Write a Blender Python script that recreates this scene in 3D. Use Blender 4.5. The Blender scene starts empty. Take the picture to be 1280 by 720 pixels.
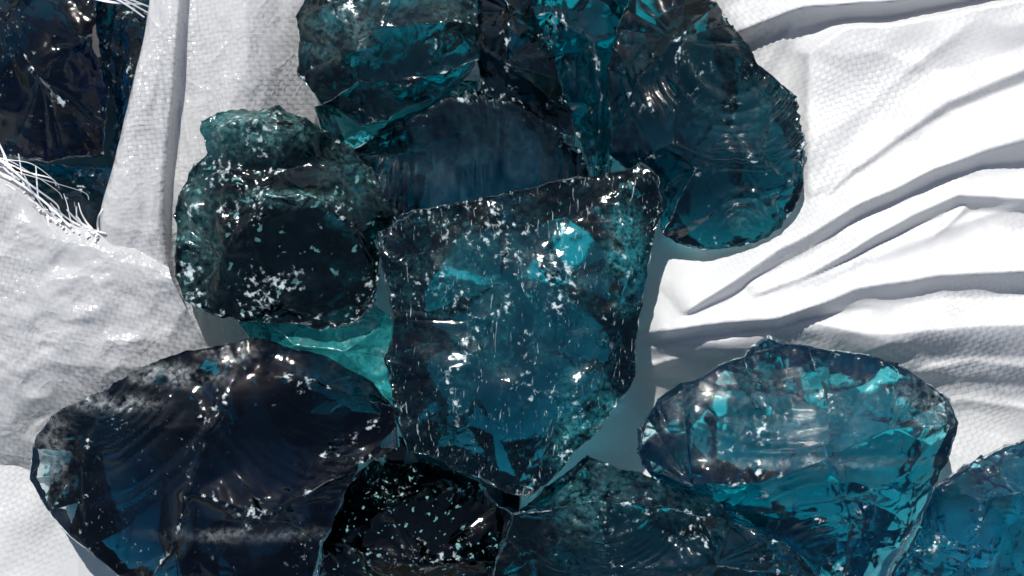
import bpy, math, numpy as np
from mathutils import Vector
from mathutils.geometry import delaunay_2d_cdt
scene=bpy.context.scene
H=2500.0   # camera height in mm
# ---------------------------------------------------------------- noise
_T={}
def vnoise(p,seed=0):
    if seed not in _T:
        _T[seed]=np.random.default_rng(seed+100).random((32,32,32))*2-1
    T=_T[seed]
    i=np.floor(p).astype(int); f=p-i; f=f*f*(3-2*f); i&=31; j=(i+1)&31
    x0,y0,z0=i.T; x1,y1,z1=j.T; fx,fy,fz=f.T
    def L(a,b,t): return a+(b-a)*t
    return L(L(L(T[x0,y0,z0],T[x1,y0,z0],fx),L(T[x0,y1,z0],T[x1,y1,z0],fx),fy),
             L(L(T[x0,y0,z1],T[x1,y0,z1],fx),L(T[x0,y1,z1],T[x1,y1,z1],fx),fy),fz)
def fbm(p,seed=0,o=4):
    s=0;a=1.0;t=0
    for k in range(o):
        s=s+a*vnoise(p*(2.03**k)+k*7.3,seed+k); t+=a; a*=.5
    return s/t
def sstep(a,b,x):
    t=np.clip((x-a)/(b-a),0,1); return t*t*(3-2*t)
def F1(P,C):
    out=np.empty(len(P))
    for s in range(0,len(P),8000):
        q=P[s:s+8000]
        d=(q**2).sum(1)[:,None]+(C**2).sum(1)[None]-2*q@C.T
        out[s:s+8000]=np.maximum(d.min(1),0)
    return out
def link(o): scene.collection.objects.link(o); return o
def mesh_np(name,V,F,uv=None,smooth=True,attrs=None):
    me=bpy.data.meshes.new(name)
    V=np.asarray(V,dtype=np.float32);F=np.asarray(F,dtype=np.int32);k=F.shape[1]
    me.vertices.add(len(V)); me.vertices.foreach_set("co",V.ravel())
    me.loops.add(F.size); me.loops.foreach_set("vertex_index",F.ravel())
    me.polygons.add(len(F)); me.polygons.foreach_set("loop_start",np.arange(0,F.size,k,dtype=np.int32))
    me.polygons.foreach_set("loop_total",np.full(len(F),k,dtype=np.int32))
    me.update(calc_edges=True)
    me.polygons.foreach_set("use_smooth",np.full(len(F),smooth))
    if uv is not None:
        l=me.uv_layers.new(name="UVMap"); l.data.foreach_set("uv",np.asarray(uv,dtype=np.float32)[F.ravel()].ravel())
    for n,a in (attrs or {}).items():
        at=me.attributes.new(n,'FLOAT','POINT'); at.data.foreach_set("value",np.asarray(a,dtype=np.float32))
    me.validate()
    return me
# ---------------------------------------------------------------- nodes
class NT:
    def __init__(s,mat): mat.use_nodes=True; s.t=mat.node_tree; s.t.nodes.clear()
    def n(s,ty,ins=None,**kw):
        nd=s.t.nodes.new(ty)
        for k,v in kw.items(): setattr(nd,k,v)
        for k,v in (ins or {}).items():
            if isinstance(v,bpy.types.NodeSocket): s.t.links.new(v,nd.inputs[k])
            else: nd.inputs[k].default_value=v
        return nd
    def m(s,op,a,b=0.0,c=None,clamp=False):
        d={0:a,1:b}
        if c is not None: d[2]=c
        return s.n('ShaderNodeMath',d,operation=op,use_clamp=clamp).outputs[0]
    def mr(s,v,a,b,c=0.0,d=1.0,smooth=True):
        return s.n('ShaderNodeMapRange',{0:v,1:a,2:b,3:c,4:d},interpolation_type='SMOOTHSTEP' if smooth else 'LINEAR').outputs[0]
    def noise(s,vec,sc,det=4,rough=.5,dist=0.0):
        return s.n('ShaderNodeTexNoise',{'Vector':vec,'Scale':sc,'Detail':det,'Roughness':rough,'Distortion':dist}).outputs[0]
def glass_mat(name,sig=(60,15,11),speck=0.0,scr=0.0,rough=.05,dust=(.52,.61,.63),bump=1.0,film=(.10,.19,.21),spsc=85.0,spth=.62,rot=.5,ior=1.52,fmin=.12):
    mat=bpy.data.materials.new(name); N=NT(mat)
    vec=N.n('ShaderNodeTexCoord').outputs['Object']
    fine=N.noise(vec,150,4,.7)
    at=N.n('ShaderNodeAttribute',attribute_name='wear').outputs['Fac']
    hz=N.n('ShaderNodeAttribute',attribute_name='haze_glow').outputs['Fac']
    mask=N.mr(N.m('ADD',at,N.m('MULTIPLY',N.m('SUBTRACT',fine,.5),2.4)),.42,1.0,0,.9)
    if scr>0:
        mp=N.n('ShaderNodeMapping',{'Vector':vec,'Rotation':(0,0,rot),'Scale':(1,.2,.5)}).outputs[0]
        a=N.mr(N.noise(mp,150,2,.6,2.5),.64,.77,0,1)
        mask=N.m('MAXIMUM',mask,N.m('MULTIPLY',a,scr))
    film_f=N.m('MULTIPLY',hz,N.mr(fine,.36,.60,fmin,1))  # surface frost, and on some chunks a painted glow of transmitted light
    if speck>0:
        sp=N.mr(N.noise(vec,spsc,2,.45,.3),spth,spth+.05,0,1)
        film_f=N.m('MAXIMUM',film_f,N.m('MULTIPLY',sp,speck))
    b3=N.n('ShaderNodeBump',{'Strength':.25*bump,'Distance':.0012,'Height':fine})
    gl=N.n('ShaderNodeBsdfGlass',{'Color':(.95,.99,1,1),'Roughness':rough,'IOR':ior,'Normal':b3.outputs[0]})
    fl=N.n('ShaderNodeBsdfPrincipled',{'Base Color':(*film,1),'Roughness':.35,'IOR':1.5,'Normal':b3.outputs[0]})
    df=N.n('ShaderNodeBsdfDiffuse',{'Color':(*dust,1),'Normal':b3.outputs[0]})
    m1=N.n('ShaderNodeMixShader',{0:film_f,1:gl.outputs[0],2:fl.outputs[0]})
    mx=N.n('ShaderNodeMixShader',{0:mask,1:m1.outputs[0],2:df.outputs[0]})
    m=max(sig)*1.02; va=N.n('ShaderNodeVolumeAbsorption',{'Color':(1-sig[0]/m,1-sig[1]/m,1-sig[2]/m,1),'Density':m})
    N.n('ShaderNodeOutputMaterial',{'Surface':mx.outputs[0],'Volume':va.outputs[0]})
    return mat
def cloth_mat(name,col=(.82,.82,.83),bstr=.5,trans=.22,rough=.34,crs=.5,gap=.28):
    mat=bpy.data.materials.new(name); N=NT(mat)
    uv=N.n('ShaderNodeTexCoord').outputs['UV']; ob=N.n('ShaderNodeTexCoord').outputs['Object']
    vis=N.n('ShaderNodeAttribute',attribute_name='weave').outputs['Fac']
    s=N.n('ShaderNodeSeparateXYZ',{0:uv})
    x,y=s.outputs[0],s.outputs[1]
    pu=N.m('POWER',N.m('ABSOLUTE',N.m('SINE',N.m('MULTIPLY',x,math.pi))),.4)
    pv=N.m('POWER',N.m('ABSOLUTE',N.m('SINE',N.m('MULTIPLY',y,math.pi))),.4)
    ck=N.m('MODULO',N.m('ABSOLUTE',N.m('ADD',N.m('FLOOR',x),N.m('FLOOR',y))),2.0)
    w=N.m('ADD',N.m('MULTIPLY',pu,ck),N.m('MULTIPLY',pv,N.m('SUBTRACT',1.0,ck)))
    b1=N.n('ShaderNodeBump',{'Strength':N.m('MULTIPLY',vis,bstr),'Distance':.0010,'Height':w})
    cz=N.m('MULTIPLY',N.m('ABSOLUTE',N.m('SUBTRACT',N.noise(ob,20,3,.5,.6),.5)),-4.0)
    b2=N.n('ShaderNodeBump',{'Strength':crs,'Distance':.006,'Height':cz,'Normal':b1.outputs[0]})
    dk=N.n('ShaderNodeMix',{0:N.m('MULTIPLY',N.m('SUBTRACT',1.0,w),N.m('MULTIPLY',vis,gap)),6:(*col,1),7:(.1,.1,.11,1)},data_type='RGBA').outputs[2]
    p=N.n('ShaderNodeBsdfPrincipled',{'Base Color':dk,'Roughness':rough,'IOR':1.5,'Normal':b2.outputs[0]})
    t=N.n('ShaderNodeBsdfTranslucent',{'Color':(*col,1)})
    mx=N.n('ShaderNodeMixShader',{0:trans,1:p.outputs[0],2:t.outputs[0]})
    N.n('ShaderNodeOutputMaterial',{'Surface':mx.outputs[0]})
    return mat
# ---------------------------------------------------------------- rock builder
def rock(outline,ridges,z0,depth,mat,label,seed=0,chip=2.0,cell=45,low=3,ripples=(),bulge=9,fine=1.0,wear=1.15,patch=0.0,face=.15,name="glass_rock",category="glass rock",res=3.0,taper=.74,under=1.5,hz=(),hz0=.05,inset=.93,flat=(),uch=1.1,seams=.75,jag=1.0):
    rng=np.random.default_rng(seed)
    pts=[];z=[];edges=[]
    def add(p,tol=25):
        for i,q in enumerate(pts):
            if (q[0]-p[0])**2+(q[1]-p[1])**2<tol: return i
        pts.append((float(p[0]),float(p[1]))); z.append(p[2] if len(p)>2 else 0.0); return len(pts)-1
    # broken outline: extra knick points between the surveyed corners
    O2=[]
    for a,b in zip(outline,outline[1:]+outline[:1]):
        za=a[2] if len(a)>2 else rng.uniform(-7,7)*jag; zb=b[2] if len(b)>2 else 0
        O2.append((a[0],a[1],za)); L=math.hypot(b[0]-a[0],b[1]-a[1])
        if L>34 and jag>0:
            t=rng.uniform(.3,.7); o_=rng.uniform(-.10,.10)*min(L,70)*jag
            O2.append((a[0]+(b[0]-a[0])*t-(b[1]-a[1])/L*o_,a[1]+(b[1]-a[1])*t+(b[0]-a[0])/L*o_,za+(zb-za)*t+rng.uniform(-6,6)*jag))
    idx=[add(p) for p in O2]; n=len(idx)
    for a in range(n): edges.append((idx[a],idx[(a+1)%n]))
    for r in ridges:
        q=[add(p) for p in r]
        for a,b in zip(q,q[1:]):
            if a!=b: edges.append((a,b))
    vs,_,fs,ov,_,_=delaunay_2d_cdt([Vector(p) for p in pts],edges,[idx],1,1e-4)
    V=[]
    for v,o in zip(vs,ov):
        if o: zz=z[o[0]]
        else:
            d=[(v-Vector(p)).length for p in pts]; w=np.array([1/(x+1)**2 for x in d]); zz=float((w*np.array(z)).sum()/w.sum())
        V.append((v.x,v.y,zz))
    tris=[]
    for f in fs:
        f=list(f)
        for k in range(1,len(f)-1): tris.append((f[0],f[k],f[k+1]))
    V=np.array(V); ntop=len(tris)
    om={}
    for i,o in enumerate(ov):
        for q in o: om[q]=i
    ring=[om[i] for i in idx]
    cen=V[ring].mean(0)
    rings=[ring]; VV=[tuple(v) for v in V]
    for fr,zz in ((inset,.35),(taper,.8)):
        nr=[]
        for i in ring:
            v=cen+(V[i]-cen)*fr*(1+rng.uniform(-.06,.04)*under); VV.append((v[0],v[1],V[i][2]*.3-depth*zz*(1+rng.uniform(-.3,.2)*under))); nr.append(len(VV)-1)
        rings.append(nr)
    for a,b in zip(rings,rings[1:]):
        for k in range(n):
            k2=(k+1)%n; tris.append((a[k],a[k2],b[k2])); tris.append((a[k],b[k2],b[k]))
    last=rings[-1]; cap=[VV[i][:2] for i in last]; rad=np.linalg.norm(np.array(cap)-cen[:2],axis=1).mean()
    extra=[(cen[0]+rad*.5*math.cos(t)*rng.uniform(.5,1.2),cen[1]+rad*.5*math.sin(t)*rng.uniform(.5,1.2)) for t in (rng.uniform(0,6.28)+np.arange(4)*1.57)]
    cv,_,cf,co_,_,_=delaunay_2d_cdt([Vector(p) for p in cap+extra],[(k,(k+1)%n) for k in range(n)],[list(range(n))],1,1e-4)
    mp_={}
    for i,o in enumerate(co_):
        src=[q for q in o if q<n]
        if src: mp_[i]=last[src[0]]
        else:
            VV.append((cv[i].x,cv[i].y,-depth*rng.uniform(.72,1.08))); mp_[i]=len(VV)-1
    for f in cf:
        f=list(f)
        for k in range(1,len(f)-1): tris.append((mp_[f[0]],mp_[f[k]],mp_[f[k+1]]))
    V=np.array(VV); T=np.array(tris)
    V=V*np.array([1,-1,1])
    c3=V.mean(0)
    for k in range(len(T)):
        a,b,c=V[T[k]]; nn=np.cross(b-a,c-a)
        if k<ntop:
            if nn[2]<0: T[k]=T[k][::-1]
        elif nn@((a+b+c)/3-c3)<0: T[k]=T[k][::-1]
    el=np.linalg.norm(V[T[:ntop,0]]-V[T[:ntop,1]],axis=1); N=int(np.clip(np.percentile(el,75)/res,10,28))
    ii,jj=np.meshgrid(range(N+1),range(N+1),indexing='ij'); ok=ii+jj<=N
    lid=-np.ones((N+1,N+1),int); lid[ok]=np.arange(ok.sum())
    bi=ii[ok]/N; bj=jj[ok]/N; bk=1-bi-bj
    lt=[]
    for i in range(N):
        for j in range(N-i):
            lt.append((lid[i,j],lid[i+1,j],lid[i,j+1]))
            if i+j<N-1: lt.append((lid[i+1,j],lid[i+1,j+1],lid[i,j+1]))
    lt=np.array(lt); m=len(bi)
    B=np.stack([bk,bi,bj],1)
    P=np.einsum('mb,tbc->tmc',B,V[T]).reshape(-1,3); istop=np.repeat(np.arange(len(T))<ntop,m)
    Fc=(lt[None]+ (np.arange(len(T))*m)[:,None,None]).reshape(-1,3)
    key=np.round(P*50).astype(np.int64); _,fi,inv=np.unique(key,axis=0,return_index=True,return_inverse=True); inv=inv.ravel()
    tp=np.zeros(len(fi),bool); np.logical_or.at(tp,inv,istop)
    P=P[fi]; Fc=inv[Fc]; Fc=Fc[(Fc[:,0]!=Fc[:,1])&(Fc[:,1]!=Fc[:,2])&(Fc[:,0]!=Fc[:,2])]
    def vn(P):
        f=np.cross(P[Fc[:,1]]-P[Fc[:,0]],P[Fc[:,2]]-P[Fc[:,0]]); o=np.zeros_like(P)
        for k in range(3):
            for c in range(3): o[:,c]+=np.bincount(Fc[:,k],weights=f[:,c],minlength=len(P))
        return o/np.maximum(np.linalg.norm(o,axis=1,keepdims=True),1e-9)
    Q=P[:,:2]; D=np.full(len(P),99.)
    for a,b in edges:
        A=np.array(pts[a])*[1,-1]; Bq=np.array(pts[b])*[1,-1]; ab=Bq-A; t=np.clip(((Q-A)@ab)/(ab@ab),0,1)
        D=np.minimum(D,np.linalg.norm(Q-(A+t[:,None]*ab),axis=1))
    # relax heights inside each fracture face (ridges stay pinned) -> smooth faces, crisp ridges
    E=np.concatenate([Fc[:,[0,1]],Fc[:,[1,2]],Fc[:,[2,0]]]); 
    deg=np.maximum(np.bincount(E[:,0],minlength=len(P))+np.bincount(E[:,1],minlength=len(P)),1)
    free=tp&(D>.8); zz=P[:,2].copy()
    for _ in range(120):
        s=np.bincount(E[:,0],weights=zz[E[:,1]],minlength=len(P))+np.bincount(E[:,1],weights=zz[E[:,0]],minlength=len(P))
        zz[free]=(s/deg)[free]
    P[:,2]=zz
    so=seed*13.7
    fm=np.ones(len(P))
    for (hx,hy,rx,ry) in flat: fm*=1-np.exp(-(((P[:,0]-hx)/rx)**2+((P[:,1]+hy)/ry)**2)**2)
    P[tp,2]-=(fm*bulge*(1-np.exp(-D/28))*(.55+1.3*fbm(P*[1,1,0]/110+so,71,2)))[tp]
    nv=vn(P)
    top=tp
    W=P+np.stack([fbm(P/35+so+5*k,5,2) for k in range(3)],1)*14
    zone=np.clip(face+np.exp(-(D/(cell*.4))**1.5)*sstep(-.3,.2,fbm(P/60+so,3,2)),0,1)*(.3+.7*fm)
    zone=np.where(tp,zone,.5)
    an_=max(12,int(len(P)*res*res/2/(cell*cell)*1.6))
    C=W[rng.integers(0,len(W),min(an_,260))]; d1=np.clip(F1(W,C)/(cell*cell),0,1.2)
    C=W[rng.integers(0,len(W),min(an_*6,1200))]; d2=np.clip(F1(W,C)/(cell*cell/6),0,1.3)
    disp=chip*3.4*(d1-.35)*np.clip(zone+face,0,1)+chip*1.8*(d2-.35)*zone+fine*.6*fbm(P/6+so,8,2)*zone
    disp=np.where(tp,disp,disp*uch)
    for q_,am_ in ((0,.5),(1.9,.35)):
        hk=np.stack([(P[:,0]*math.cos(so+q_)+P[:,1]*math.sin(so+q_))/5,(-P[:,0]*math.sin(so+q_)+P[:,1]*math.cos(so+q_))/80,P[:,2]/60],1)
        disp+=am_*fbm(hk,14,2)*sstep(.0,.4,fbm(P/70+so+q_,16,2))
    for (cx,cy,r0,r1,per,am,a0,a1) in ripples:
        dx=P[:,0]-cx; dy=P[:,1]+cy; r=np.hypot(dx,dy)+8*fbm(P*[1,1,0]/70,9,3); an=np.degrees(np.arctan2(dy,dx))%360
        dlt=(an-a0%360)%360; span=(a1-a0)
        wa=sstep(0,25,dlt)*(1-sstep(span-25,span,dlt))
        w=sstep(r0,r0+12,r)*(1-sstep(r1-15,r1,r))*wa*top
        disp+=am*w*(np.abs(np.sin(np.pi*r/per+2.2*np.sin(r/19)))-.5)*2*np.clip(.65+1.3*fbm(P/38+3,4,2),0.05,1.2)
    P=P+nv*disp[:,None]
    P+=np.stack([fbm(P/60+so+9*k,20,2) for k in range(3)],1)*low
    P+=np.stack([fbm(P/11+so+4*k,24,3) for k in range(3)],1)*2.4*np.exp(-D/7)[:,None]
    n1=fbm(P/20+so,51,3); n2=fbm(P/4.6+so,55,2)
    wid=1.2+5.5*sstep(-.1,.5,fbm(P/14+so,58,2))
    wr=np.exp(-D/wid)*sstep(-.05,.35,n1)*(.55+1.1*n2)*seams
    wr=np.maximum(wr,np.exp(-D/12)*sstep(.1,.45,n1)*(.42+1.1*n2))*wear
    d2e=sstep(.7,1.05,d2)*zone*.55
    wr=np.maximum(wr,d2e*wear*(.5+n2))
    n3=fbm(P/45+so,57,3)
    wr=np.maximum(wr,patch*sstep(0.0,.4,n3)*(.40+1.3*n2+.15*d2))
    wr=np.where(top,wr,0)
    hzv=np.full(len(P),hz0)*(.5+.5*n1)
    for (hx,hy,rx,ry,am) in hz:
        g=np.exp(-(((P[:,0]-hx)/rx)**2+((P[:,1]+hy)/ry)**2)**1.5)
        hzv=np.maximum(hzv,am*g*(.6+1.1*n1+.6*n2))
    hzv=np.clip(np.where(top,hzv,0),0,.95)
    cx,cy=cen[0],-cen[1]
    P-=np.array([cx,cy,0])
    k=1-z0/H
    me=mesh_np(name,P*k/1000,Fc,attrs={'wear':wr,'haze_glow':hzv})
    me.materials.append(mat)
    o=link(bpy.data.objects.new(name,me))
    o.location=((cx-640)*k/1000,(cy+360)*k/1000,z0/1000)
    o["label"]=label;o["category"]=category
    return o
# ---------------------------------------------------------------- materials
gB=glass_mat("scratched_glass",(72,14.5,11.5),scr=.65,film=(.03,.27,.31),rot=-.6,bump=1.0)  # turquoise film colour paints sunlight glowing through the chunk's edges
gA=glass_mat("rough_glass",(80,22,20),speck=.6,rough=.07,bump=1.6,film=(.12,.31,.31),spsc=75,spth=.655)
gC=glass_mat("frosted_glass",(85,19,16.5),rough=.05,bump=1.5,film=(.09,.20,.21))
gD=glass_mat("dark_glass",(85,20,15),rough=.02,film=(.05,.14,.18),ior=1.62,fmin=.5)
gN=glass_mat("near_black_glass",(130,42,34),rough=.03,film=(.03,.09,.11),ior=1.6)
gE=glass_mat("deep_glass",(75,15,12.5),rough=.03,film=(.04,.15,.17),bump=1.1)
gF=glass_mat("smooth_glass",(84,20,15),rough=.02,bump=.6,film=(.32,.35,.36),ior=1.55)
gG=glass_mat("speckled_glass",(120,42,38),speck=.75,rough=.07,bump=1.4,film=(.14,.38,.38),spsc=145,spth=.645)
gI=glass_mat("clear_glass",(50,7.0,5.2),rough=.015,film=(.22,.29,.31))
gJ=glass_mat("blue_glass",(72,12.5,8.6),rough=.02)
gK=glass_mat("thin_glass",(26,3.6,3.8),rough=.05,film=(.04,.44,.45),fmin=.45,bump=.8)  # cyan film puts the glow of transmitted light into the surface colour
gL=glass_mat("black_glass",(90,22,14),rough=.03,bump=1.0)
grp="blue glass chunks piled on the sacks"
R=[]
R.append(rock([(250,150),(290,135),(350,130),(385,150),(430,175),(465,215),(490,265),(492,290),(470,300),(478,350),(470,385),(440,408),(400,415),(340,405),(270,395),(232,375),(218,345),(220,290),(225,240),(240,205),(258,190)],
 [[(258,190),(290,212,30),(350,218,38),(398,200,34),(430,175)],[(290,212,30),(310,245,44),(282,325,38),(270,395)],[(282,325,38),(318,285,52),(342,250,68),(400,250,66),(445,285,36),(470,300)],[(350,218,38),(342,250,68)],[(385,150),(372,172,56),(398,200,34)],[(290,160,44),(330,160,60),(372,172,56)],[(290,160,44),(290,135)],[(290,160,44),(258,190)],[(282,325,38),(350,385,10),(440,408)],[(282,325,38),(225,240)]],
 70,100,gA,"rough frosted teal glass chunk, chipped all over, on the white sack",1,chip=2.5,cell=34,low=3,fine=1.4,patch=.75,face=.2,bulge=8,hz=[(315,160,75,34,.7),(248,310,34,90,.35),(350,250,70,10,.6),(440,220,45,50,.2)],hz0=.02))
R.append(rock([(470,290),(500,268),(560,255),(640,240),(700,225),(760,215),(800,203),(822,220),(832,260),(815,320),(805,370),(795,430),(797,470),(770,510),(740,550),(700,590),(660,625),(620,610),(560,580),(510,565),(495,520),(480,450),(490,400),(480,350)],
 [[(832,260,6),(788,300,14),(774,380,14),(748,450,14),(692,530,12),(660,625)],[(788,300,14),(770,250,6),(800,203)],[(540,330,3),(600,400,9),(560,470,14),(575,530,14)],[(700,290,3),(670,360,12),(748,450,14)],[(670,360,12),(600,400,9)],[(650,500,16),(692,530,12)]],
 95,105,gB,"large scratched blue-teal glass chunk lying on top of the pile",2,chip=1.5,cell=46,low=3,bulge=3,patch=.68,face=.15,inset=.9,taper=.72,under=1.1,seams=.6,jag=.7,ripples=[(490,305,8,48,7,1.1,200,420)],hz=[(620,380,170,130,.12),(780,320,25,60,.75),(735,530,50,70,.55)],hz0=.03))  # strong right-side hz patches paint the sun glow of the edges
R.append(rock([(365,20),(385,-20),(450,-45),(560,-45),(600,-20),(602,30),(600,75),(572,112),(515,135),(450,158),(400,135),(370,95)],
 [[(365,20),(430,68,32),(480,40,50),(560,32,42),(602,30)],[(430,68,32),(450,108,28),(530,103,28),(600,75)],[(480,40,50),(500,-20,35),(560,-45)],[(430,68,32),(420,10,30),(385,-20)],[(450,108,28),(400,135)],[(560,32,42),(530,103,28)]],
 60,100,gC,"dark teal glass chunk with frosty chipped ridges beside other chunks",3,chip=2.6,cell=40,fine=1.2,patch=.55,face=.15,bulge=13,hz=[(420,40,60,40,.4),(540,10,70,30,.3)]))
R.append(rock([(440,188),(490,152),(560,117),(600,112),(650,122),(700,160),(725,190),(740,225),(690,262),(600,300),(520,300),(485,262),(470,220)],
 [[(440,188),(495,162,24),(560,124,32),(640,130,32),(700,165,22),(725,190)]],
 20,75,gD,"dark blue glass chunk with curved fracture ribs on its face",4,chip=1.2,cell=50,bulge=30,low=3,face=.0,jag=.5,ripples=[(250,200,130,520,21,3.4,-45,50)],hz=[(590,195,120,70,.2)],hz0=.03))
R.append(rock([(588,60),(590,-10),(600,-60),(660,-60),(672,20),(695,70),(714,140),(718,185),(690,175),(650,130),(600,120)],
 [[(588,60),(632,82,38),(695,70)],[(632,82,38),(650,130)],[(632,82,38),(685,125,25),(714,140)],[(632,82,38),(640,20,30),(600,-60)]],
 45,70,gN,"nearly black faceted glass chunk wedged between larger chunks",5,chip=1.5,cell=36,fine=.8,bulge=8))
R.append(rock([(640,-60),(690,-60),(790,-50),(800,30),(775,90),(765,190),(760,235),(740,235),(722,180),(700,130),(690,70),(640,20)],
 [[(640,20),(690,22,34),(740,60,38),(748,130,34),(745,215,5)],[(690,22,34),(700,-20,30),(690,-60)],[(740,60,38),(800,30)],[(690,22,34),(690,70)],[(748,130,34),(722,180)]],
 25,80,gE,"deep blue glass chunk pressed between two others",6,chip=2.6,cell=34,face=.25,bulge=12,patch=.35))
R.append(rock([(762,195),(758,130),(765,60),(780,10),(800,-30),(860,-20),(920,30),(950,80),(1000,118),(1010,180),(1005,240),(975,285),(920,308),(860,312),(825,295),(810,250),(785,215)],
 [[(762,195),(792,105,30),(845,52,50),(890,10,36),(860,-20)],[(845,52,50),(838,180,46),(866,213,38),(950,203,32),(1005,240)],[(866,213,38),(825,295)],[(866,213,38),(900,262,22),(965,245,20)],[(900,262,22),(920,308)],[(838,180,46),(785,215)],[(792,105,30),(838,180,46)]],
 50,90,gE,"large deep teal glass chunk with shell-like fracture rings, on the sack",7,chip=1.8,cell=45,bulge=16,face=.08,patch=.4,jag=.8,ripples=[(915,75,35,150,13,3.6,180,345),(925,290,15,60,10,2.0,20,170)],hz=[(920,130,90,70,.18),(940,280,40,25,.6)]))
R.append(rock([(35,600),(45,545),(65,520),(130,486,8),(200,452,18),(290,426,26),(330,420,26),(400,440,14),(450,465,6),(495,510,0),(500,560),(450,580,4),(430,620),(400,680),(380,745),(270,760),(170,745),(110,690),(60,640)],
 [[(65,520),(130,520,16),(245,486,31),(302,456,36),(330,420,26)],[(302,456,36),(400,478,28),(495,510)],[(245,486,31),(268,540,56),(245,610,60),(225,680,38),(170,745)],[(450,580,6),(340,640,58),(250,700,18),(230,750)],[(130,520,16),(100,580,-4),(60,640)],[(302,456,36),(268,540,56)],[(495,510),(410,560,0),(340,640,58)],[(245,610,60),(340,640,58)]],
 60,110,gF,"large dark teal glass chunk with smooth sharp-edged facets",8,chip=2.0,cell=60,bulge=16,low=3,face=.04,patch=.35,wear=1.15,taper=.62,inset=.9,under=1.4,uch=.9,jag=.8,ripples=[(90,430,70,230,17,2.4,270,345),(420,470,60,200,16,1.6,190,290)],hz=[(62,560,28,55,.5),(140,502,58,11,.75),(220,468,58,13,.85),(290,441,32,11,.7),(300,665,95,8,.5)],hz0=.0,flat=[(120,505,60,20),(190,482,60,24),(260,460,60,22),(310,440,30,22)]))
R.append(rock([(385,760),(405,680),(430,605),(465,572),(530,575),(600,600),(640,640),(625,700),(620,760)],
 [[(465,572),(490,630,52),(530,700,50),(530,760)],[(430,605),(490,630,52)],[(490,630,52),(600,600)],[(530,700,50),(625,700)],[(530,700,50),(405,680)]],
 0,75,gG,"black glass chunk speckled with pale chips, low in the pile",9,chip=2.2,cell=34,fine=1.0,patch=.55,face=.2,hz0=.0))
R.append(rock([(640,640),(680,608),(735,568),(800,590),(870,610),(920,650),(985,680),(1030,730),(1040,770),(800,790),(600,780),(618,700)],
 [[(640,640),(690,632,24),(742,620,50),(735,568)],[(742,620,50),(830,630,38),(920,650)],[(742,620,50),(765,710,30),(780,790)],[(870,640,38),(890,700,38),(1030,730)],[(690,632,24),(690,700,6),(765,710,30)],[(765,710,30),(890,700,38)]],
 55,95,gE,"teal glass chunk with a fan-shaped fracture, resting on the pile",10,chip=2.1,cell=42,bulge=14,face=.12,patch=.5,ripples=[(742,585,35,150,12,2.8,225,330)],hz=[(735,620,50,50,.7),(820,620,90,25,.3)],taper=.64))
R.append(rock([(795,540),(820,500),(870,470),(930,445),(962,418),(1010,430),(1090,445),(1150,470),(1190,500),(1197,530),(1170,610),(1130,680),(1090,750),(1010,745),(940,690),(880,640),(800,585)],
 [[(800,585),(860,602,34),(940,600,50),(1025,568,62),(1105,530,54),(1197,530)],[(930,445),(950,515,26),(940,600,50)],[(1010,430),(1032,510,34),(1025,568,62)],[(1150,470),(1105,530,54)],[(1025,568,62),(1060,645,20),(1050,750)],[(1105,530,54),(1140,600,10),(1130,680)],[(940,600,50),(980,650,2),(1060,645,20)],[(980,650,2),(940,690)],[(1060,645,20),(1140,600,10)]],
 45,75,gI,"clear turquoise glass chunk catching the sun, on the white sack",11,chip=2.6,cell=50,bulge=14,face=.08,patch=.5,under=1.7,uch=1.6,wear=1.4,hz=[(950,510,140,48,.22),(1158,500,38,32,.85),(1030,575,120,8,.5)],hz0=.0,ripples=[(1060,780,100,215,15,3.0,60,130),(960,330,120,240,17,1.8,235,310)]))
R.append(rock([(830,600),(880,585),(960,600),(1030,625),(1060,670),(1030,720),(950,700),(880,660)],
 [[(830,600),(900,625,16),(980,640,18),(1060,670)],[(900,625,16),(880,660)]],
 -42,32,gN,"small dark glass piece wedged beneath a clear chunk",19,chip=2,cell=30,res=5))
R.append(rock([(1105,745),(1130,690),(1165,610),(1230,570),(1300,540),(1380,560),(1380,760),(1200,780)],
 [[(1165,610),(1225,622,30),(1300,605,34),(1380,560)],[(1225,622,30),(1215,680,34),(1190,730,20),(1200,780)],[(1215,680,34),(1130,690)],[(1300,605,34),(1310,690,24),(1380,760)],[(1225,622,30),(1262,655,2),(1310,690,24)],[(1262,655,2),(1215,680,34)],[(1262,655,2),(1280,780)]],
 -5,60,gJ,"blue glass chunk half hidden under a clearer chunk",12,chip=3.0,cell=38,bulge=10,face=.2,patch=.4,wear=1.2,under=2.0,uch=2.2))
R.append(rock([(290,395),(320,390),(400,395),(470,380),(492,400),(500,450),(505,520),(440,510),(350,470),(310,430)],
 [[(320,390),(370,432,16),(430,440,22),(492,400)],[(430,440,22),(470,480,8),(505,520)],[(370,432,16),(350,470)],[(430,440,22),(405,470,2),(350,470)]],
 32,70,gK,"bright turquoise sliver of glass between darker chunks",13,chip=1.8,cell=36,bulge=9,fine=.6,wear=.9,hz0=.6,patch=.2))  # overall film haze paints light passing through this shaded sliver
R.append(rock([(490,540),(560,560),(650,610),(660,660),(600,690),(520,640),(480,590)],[[(490,540),(560,610,20),(660,660)]],
 -25,45,gN,"small dark glass piece sunk in a gap of the pile",14,chip=2,cell=30,res=5))
R.append(rock([(390,130),(450,120),(540,100),(600,100),(600,160),(520,190),(450,200),(410,180)],[[(390,130),(460,160,14),(540,150,18),(600,160)]],
 -10,60,gK,"turquoise glass piece filling the gap under two chunks",18,chip=2,cell=36,res=4,hz0=.3))
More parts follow.
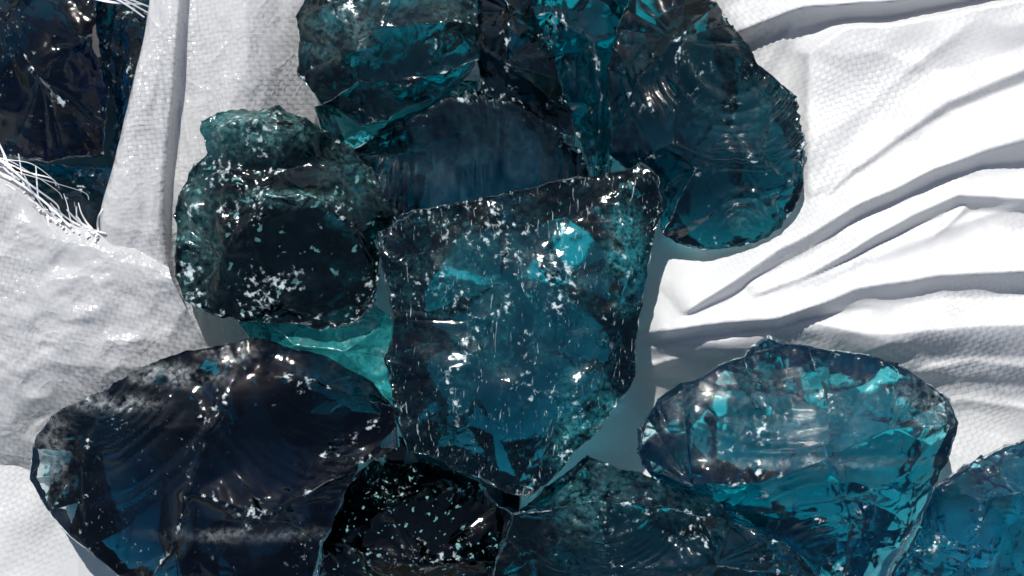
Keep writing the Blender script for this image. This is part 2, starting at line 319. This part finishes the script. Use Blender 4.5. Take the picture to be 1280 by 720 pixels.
R.append(rock([(-60,-30),(40,-50),(125,-20),(120,60),(135,150),(130,195),(60,205),(-20,190),(-70,100)],
 [[(-60,-30),(20,40,40),(60,100,46),(130,195)],[(20,40,40),(40,-50)],[(60,100,46),(120,60)],[(20,40,40),(-20,190)]],-20,80,gL,"very dark blue glass chunk inside an open sack",15,chip=2.8,cell=36,bulge=12,face=.2,patch=.35,hz0=.0))
R.append(rock([(112,-30),(170,-50),(240,-20),(230,60),(200,160),(160,225),(132,190),(140,130),(122,60)],
 [[(170,-50),(165,30,34),(170,110,36),(160,225)],[(165,30,34),(230,60)],[(170,110,36),(140,130)]],-40,80,gL,"dark speckled glass chunk inside an open sack",16,chip=3,cell=26,fine=1.5,face=.4,patch=.5))
R.append(rock([(-60,180),(20,200),(90,205),(160,215),(190,290),(150,350),(50,330),(-60,300)],
 [[(20,200),(60,250,28),(110,250,30),(190,290)],[(110,250,30),(90,205)],[(60,250,28),(50,330)]],-50,60,gJ,"dark blue glass chunk at the mouth of an open sack",17,chip=2.4,cell=32,bulge=12,face=.3))
for r in R: r["group"]=grp
# ---------------------------------------------------------------- cloth
cm=cloth_mat("white_woven_cloth",col=(.84,.84,.84),bstr=.55,crs=.10,trans=.3,gap=.2)
cm2=cloth_mat("thin_woven_cloth",col=(.72,.72,.725),bstr=.6,trans=.4,rough=.18,crs=.35,gap=.25)
def polyd(X,Y,pl):
    best=np.full(X.shape,1e9); sg=np.zeros(X.shape); L=np.zeros(X.shape); acc=0
    for (ax,ay),(bx,by) in zip(pl,pl[1:]):
        dx,dy=bx-ax,by-ay; l2=dx*dx+dy*dy; t=np.clip(((X-ax)*dx+(Y-ay)*dy)/l2,0,1)
        d=np.hypot(X-ax-t*dx,Y-ay-t*dy); s=dx*(Y-ay)-dy*(X-ax)
        m=d<best; best[m]=d[m]; sg[m]=s[m]; L[m]=(acc+t*math.sqrt(l2))[m]; acc+=math.sqrt(l2)
    return best,sg,L
st=2.6
xs=np.arange(-300,1600,st); ys=np.arange(-260,980,st)
X,Y=np.meshgrid(xs,ys)
def f2(s,seed,o=3,zz=0.): return fbm(np.stack([X.ravel()/s,Y.ravel()/s,np.full(X.size,zz)],1),seed,o).reshape(X.shape)
Z=-75+75*sstep(710,860,X)*(1-sstep(410,520,Y))*(1-np.exp(-((X-870)/105)**2-((Y-130)/120)**2)) + 25*sstep(1150,1300,X)+ 60*(1-sstep(-20,150,X))*sstep(300,450,Y)
warpx=X+9*f2(120,31,2); warpy=Y+9*f2(110,33,2,5.)
folds=[([(905,45),(1000,18),(1150,-2),(1320,-15)],46,60,9),
 ([(1004,262),(1007,150),(1010,70),(1060,38),(1320,5)],30,12,100),
 ([(985,290),(1060,215),(1180,130),(1320,72)],26,90,14),
 ([(840,396),(900,352),(960,312),(1060,262),(1160,212),(1320,160)],54,66,16),
 ([(920,372),(1050,318),(1130,272),(1190,246),(1320,252)],40,40,13),
 ([(1080,330),(1160,300),(1200,262)],17,18,9),
 ([(800,412),(960,394),(1060,362),(1160,350),(1320,336)],54,56,16),
 ([(800,432),(900,424),(1000,402),(1100,415),(1320,408)],26,24,38),
 ([(790,462),(880,436),(940,440)],20,14,16),
 ([(1140,470),(1220,455),(1330,470)],14,20,22),
 ([(1150,520),(1220,505),(1330,515)],14,20,18),
 ([(1090,230),(1160,180),(1320,110)],14,30,11)]
Fz=np.zeros(X.shape)
for k_,(pl,h,wu,wd) in enumerate(folds):
    d,s,L=polyd(warpx,warpy,pl)
    up=s<0
    vary=.9+.3*f2(120,80+k_,2)
    prof=np.where(up,np.exp(-d/wu*1.1),np.exp(-(d/wd)**1.3))
    fade=sstep(0,60,L+30)
    Fz=np.maximum(Fz,h*prof*fade*vary)+ .25*np.minimum(Fz,h*prof)
Z+=Fz
th=np.degrees(np.arctan2(440-Y,X-690)); r=np.hypot(X-690,Y-440)
pp=np.stack([th.ravel()/7,r.ravel()/260,np.zeros(X.size)],1)
rid=1-np.abs(fbm(pp,41,2))*1.5
mk=sstep(760,860,X)*(1-sstep(440,500,Y))
Z+=(rid.reshape(X.shape)-.4)*10*mk*sstep(60,300,r)
cr=1-np.abs(f2(120,45,3,3.))*1.6
Z+=(cr-.4)*8
cr=(1-np.abs(f2(55,48,3,3.))*1.5)
Z+=cr*3.2*sstep(-.1,.4,f2(150,49,2))
hole=(X<175-(Y-0)*.12)&(Y<300)
idn=np.arange(X.size).reshape(X.shape)
q=np.stack([idn[:-1,:-1],idn[1:,:-1],idn[1:,1:],idn[:-1,1:]],-1).reshape(-1,4)
hk=hole.ravel()[q].any(1); q=q[~hk]
used=np.unique(q); rm=-np.ones(X.size,int); rm[used]=np.arange(len(used)); q=rm[q]
VW=np.stack([(X.ravel()-640)/1000,(360-Y.ravel())/1000,Z.ravel()/1000],1)[used]
ca,sa=math.cos(.42),math.sin(.42)
wx=(X+14*f2(70,71)).ravel()[used];wy=(Y+14*f2(70,73)).ravel()[used]
UV=np.stack([(wx*ca-wy*sa)/6.4,(wx*sa+wy*ca)/6.4],1)
wvz=np.clip(.12+.7*sstep(-.05,.4,f2(130,75,2))+.9*np.exp(-((X-1090)/110)**2-((Y-100)/65)**2)+.6*np.exp(-((X-1230)/80)**2-((Y-480)/60)**2),0,1).ravel()[used]
me=mesh_np("woven_sack",VW,q,uv=UV,attrs={'weave':wvz}); me.materials.append(cm)
sack=link(bpy.data.objects.new("woven_sack",me)); sack["label"]="crumpled white woven plastic sack spread under the glass"; sack["category"]="sack"
def cr_(P,t):
    P=np.asarray(P,float); n=len(P); i=np.clip(np.floor(t).astype(int),0,n-2); f=(t-i)[:,None]
    f=f.reshape((-1,)+(1,)*(P.ndim-1))
    p0=P[np.clip(i-1,0,n-1)];p1=P[i];p2=P[i+1];p3=P[np.clip(i+2,0,n-1)]
    return .5*(2*p1+(p2-p0)*f+(2*p0-5*p1+4*p2-p3)*f*f+(3*p1-p0-3*p2+p3)*f**3)
def loft(name,rows,nu,nv,mat,wr=6,scale=40,uvrot=0,stretch=(1,1),wv=1.0,crk=0):
    G=np.array(rows,float)
    G=cr_(G,np.linspace(0,G.shape[0]-1,nv))
    G=np.swapaxes(cr_(np.swapaxes(G,0,1),np.linspace(0,G.shape[1]-1,nu)),0,1)
    P=G.reshape(-1,3)
    pp=np.stack([P[:,0]/scale*stretch[0],P[:,1]/scale*stretch[1],np.full(len(P),7.)],1)
    P[:,2]+=wr*((1-np.abs(fbm(pp,61,3))*1.5)-.4)*2
    P[:,2]+=crk*(1-np.abs(fbm(pp*2.7+3,64,3))*1.6)
    P[:,0]+=wr*.4*fbm(pp+9,65,3)
    i=np.arange(len(P)).reshape(nv,nu)
    q=np.stack([i[:-1,:-1],i[1:,:-1],i[1:,1:],i[:-1,1:]],-1).reshape(-1,4)
    ca,sa=math.cos(uvrot),math.sin(uvrot)
    uv=np.stack([(P[:,0]*ca-P[:,1]*sa)/5.8,(P[:,0]*sa+P[:,1]*ca)/5.8],1)
    V=np.stack([(P[:,0]-640)/1000,(360-P[:,1])/1000,P[:,2]/1000],1)
    me=mesh_np(name,V,q,uv=uv,attrs={'weave':wv*(.4+.6*sstep(-.3,.3,fbm(P/90,77,2)))}); me.materials.append(mat)
    return link(bpy.data.objects.new(name,me))
wall=loft("woven_sack",[
 [(225,-80,-90),(206,-80,50),(240,-80,66),(252,-80,40),(330,-80,56),(430,-80,-20)],
 [(212,20,-90),(196,20,55),(234,20,74),(246,20,38),(322,20,56),(420,20,-30)],
 [(195,110,-90),(178,110,58),(226,110,74),(238,110,34),(312,110,48),(400,110,-40)],
 [(180,200,-90),(157,200,55),(214,205,68),(228,210,30),(290,215,30),(370,220,-50)],
 [(160,290,-90),(136,285,50),(206,295,58),(222,305,20),(260,310,0),(330,320,-60)],
 [(170,380,-90),(150,370,20),(214,400,30),(236,400,0),(270,400,-20),(330,420,-65)],
 [(170,470,-90),(150,470,-20),(214,480,-10),(246,480,-20),(270,480,-40),(330,480,-70)]],120,220,cm2,wr=4.5,scale=70,uvrot=.12,stretch=(1.6,.4),crk=3.4)
wall["label"]="open white woven sack with frayed edge holding dark glass"; wall["category"]="sack"
fl=loft("sack_flap",[
 [(-160,150,20),(-60,170,30),(25,222,46),(75,272,50),(140,292,56),(222,335,58)],
 [(-160,230,50),(-60,245,60),(30,262,70),(85,300,72),(150,318,70),(228,352,58)],
 [(-160,330,50),(-60,330,62),(40,320,66),(110,350,66),(175,365,62),(244,388,40)],
 [(-160,400,40),(-60,400,50),(40,405,48),(120,410,52),(195,420,44),(262,428,14)],
 [(-160,470,20),(-60,470,30),(40,470,36),(115,470,30),(200,458,20),(280,460,-20)],
 [(-160,550,-10),(-60,545,4),(35,540,2),(90,530,-10),(180,520,-30),(280,520,-60)],
 [(-160,640,-70),(-60,630,-50),(35,620,-60),(90,600,-70),(180,590,-80),(280,580,-90)]],180,220,cm2,wr=8,scale=120,uvrot=-.25,wv=.9,stretch=(.8,1.2),crk=5.0)
fl.parent=wall
fl["label"]="frayed translucent flap of woven sack"
# threads
tm=bpy.data.materials.new("white_thread"); N=NT(tm)
tcn=N.n('ShaderNodeTexCoord').outputs['Object']
cc=N.n('ShaderNodeMix',{0:N.noise(tcn,80,3),6:(.6,.6,.61,1),7:(.85,.85,.86,1)},data_type='RGBA').outputs[2]
p=N.n('ShaderNodeBsdfPrincipled',{'Base Color':cc,'Roughness':.35}); N.n('ShaderNodeOutputMaterial',{'Surface':p.outputs[0]})
trng=np.random.default_rng(11)
def thread(pts,w,parent):
    C=cr_(np.array(pts,float),np.linspace(0,len(pts)-1,26)); V=[];Fq=[]
    tg=np.gradient(C,axis=0); nn=np.stack([-tg[:,1],tg[:,0],np.zeros(len(C))],1); nn/=np.maximum(np.linalg.norm(nn,axis=1,keepdims=True),1e-6)
    for k,(c,nv_) in enumerate(zip(C,nn)):
        ww=w*(1-.6*k/25)*.5; tw=math.sin(k/25*4+w*5)*.9
        for dlt in (nv_*ww+np.array([0,0,ww*tw]),np.array([0,0,w*.08]),-nv_*ww-np.array([0,0,ww*tw])): V.append(c+dlt)
    for k in range(len(C)-1):
        a=k*3
        Fq+= [(a,a+3,a+4,a+1),(a+1,a+4,a+5,a+2)]
    V=np.array(V); V=np.stack([(V[:,0]-640)/1000,(360-V[:,1])/1000,V[:,2]/1000],1)
    me=mesh_np("loose_ribbon",V,Fq); me.materials.append(tm)
    o=link(bpy.data.objects.new("loose_ribbon",me)); o.parent=parent
edge=np.array([(-20,195,42),(25,222,48),(75,272,52),(140,292,58)],float)
for i in range(44):
    t=.9+2.0*(i+trng.uniform(0,.8))/44; b=cr_(edge,np.array([t]))[0]
    Lh=trng.uniform(20,100)*(1.2-.25*t)
    an=math.radians(214+trng.uniform(-40,50)+t*4); cv=trng.uniform(-.18,.18)
    x,y,zz=b; pts=[(b[0]-math.cos(an)*14,b[1]-math.sin(an)*14,b[2]+14)]
    for s in range(4):
        pts.append((x,y,zz)); x+=math.cos(an)*Lh/4; y+=math.sin(an)*Lh/4; zz+=trng.uniform(-3,8); an+=cv+trng.uniform(-.12,.12)
    thread(pts,trng.uniform(1.0,5.0),wall)
for i in range(7):
    x0=trng.uniform(-14,26); y0=200+trng.uniform(-6,30)+x0*.4
    x3=trng.uniform(60,146); y3=230+(x3-60)*.55+trng.uniform(-24,38)
    bow=trng.uniform(-4,16); zz=trng.uniform(58,78)
    thread([(x0-14,y0-2,52),(x0,y0,60),(x0*.65+x3*.35,y0*.65+y3*.35-bow+trng.uniform(-6,6),zz),(x0*.3+x3*.7,y0*.3+y3*.7-bow*.9+trng.uniform(-8,8),zz+trng.uniform(-8,8)),(x3,y3,64),(x3+5,y3+9,60)],trng.uniform(1.2,5.0),wall)
for pts in [[(60,-10,40),(110,0,50),(160,4,55),(200,18,60)],[(80,2,45),(140,-2,52),(196,24,60)],[(110,0,44),(150,10,52),(190,14,60)],[(95,-6,44),(150,4,56),(192,30,62)]]:
    thread(pts,4,wall)
# ground
gm=bpy.data.materials.new("ground_soil"); N=NT(gm); tcn=N.n('ShaderNodeTexCoord').outputs['Object']
cc=N.n('ShaderNodeMix',{0:N.noise(tcn,30,6),6:(.03,.03,.032,1),7:(.09,.085,.08,1)},data_type='RGBA').outputs[2]
p=N.n('ShaderNodeBsdfPrincipled',{'Base Color':cc,'Roughness':.9}); N.n('ShaderNodeOutputMaterial',{'Surface':p.outputs[0]})
me=mesh_np("ground",[(-20,-20,-.16),(20,-20,-.16),(20,20,-.16),(-20,20,-.16)],[(0,1,2,3)],smooth=False); me.materials.append(gm)
g=link(bpy.data.objects.new("ground",me)); g["kind"]="structure"
# ---------------------------------------------------------------- light & camera
el=math.radians(54); az=math.radians(-14)
d=Vector((math.sin(az)*math.cos(el),math.cos(az)*math.cos(el),math.sin(el)))
sl=bpy.data.lights.new("sun","SUN"); sl.energy=5; sl.angle=math.radians(.5); sl.color=(1,.98,.95)
so=link(bpy.data.objects.new("sun",sl)); so.rotation_euler=d.to_track_quat('Z','Y').to_euler(); so.location=d*3
w=bpy.data.worlds.new("World"); scene.world=w; w.use_nodes=True; nt=w.node_tree
sk=nt.nodes.new("ShaderNodeTexSky"); sk.sky_type='NISHITA'; sk.sun_disc=False; sk.sun_elevation=el; sk.sun_rotation=az
nt.links.new(sk.outputs[0],nt.nodes["Background"].inputs[0]); nt.nodes["Background"].inputs[1].default_value=.075
cd=bpy.data.cameras.new("camera"); co=link(bpy.data.objects.new("camera",cd)); co.location=(0,0,H/1000)
cd.sensor_width=36; cd.lens=36*H/1280; cd.clip_end=100; scene.camera=co
scene.view_settings.view_transform='Standard'; scene.view_settings.look='None'; scene.view_settings.exposure=0
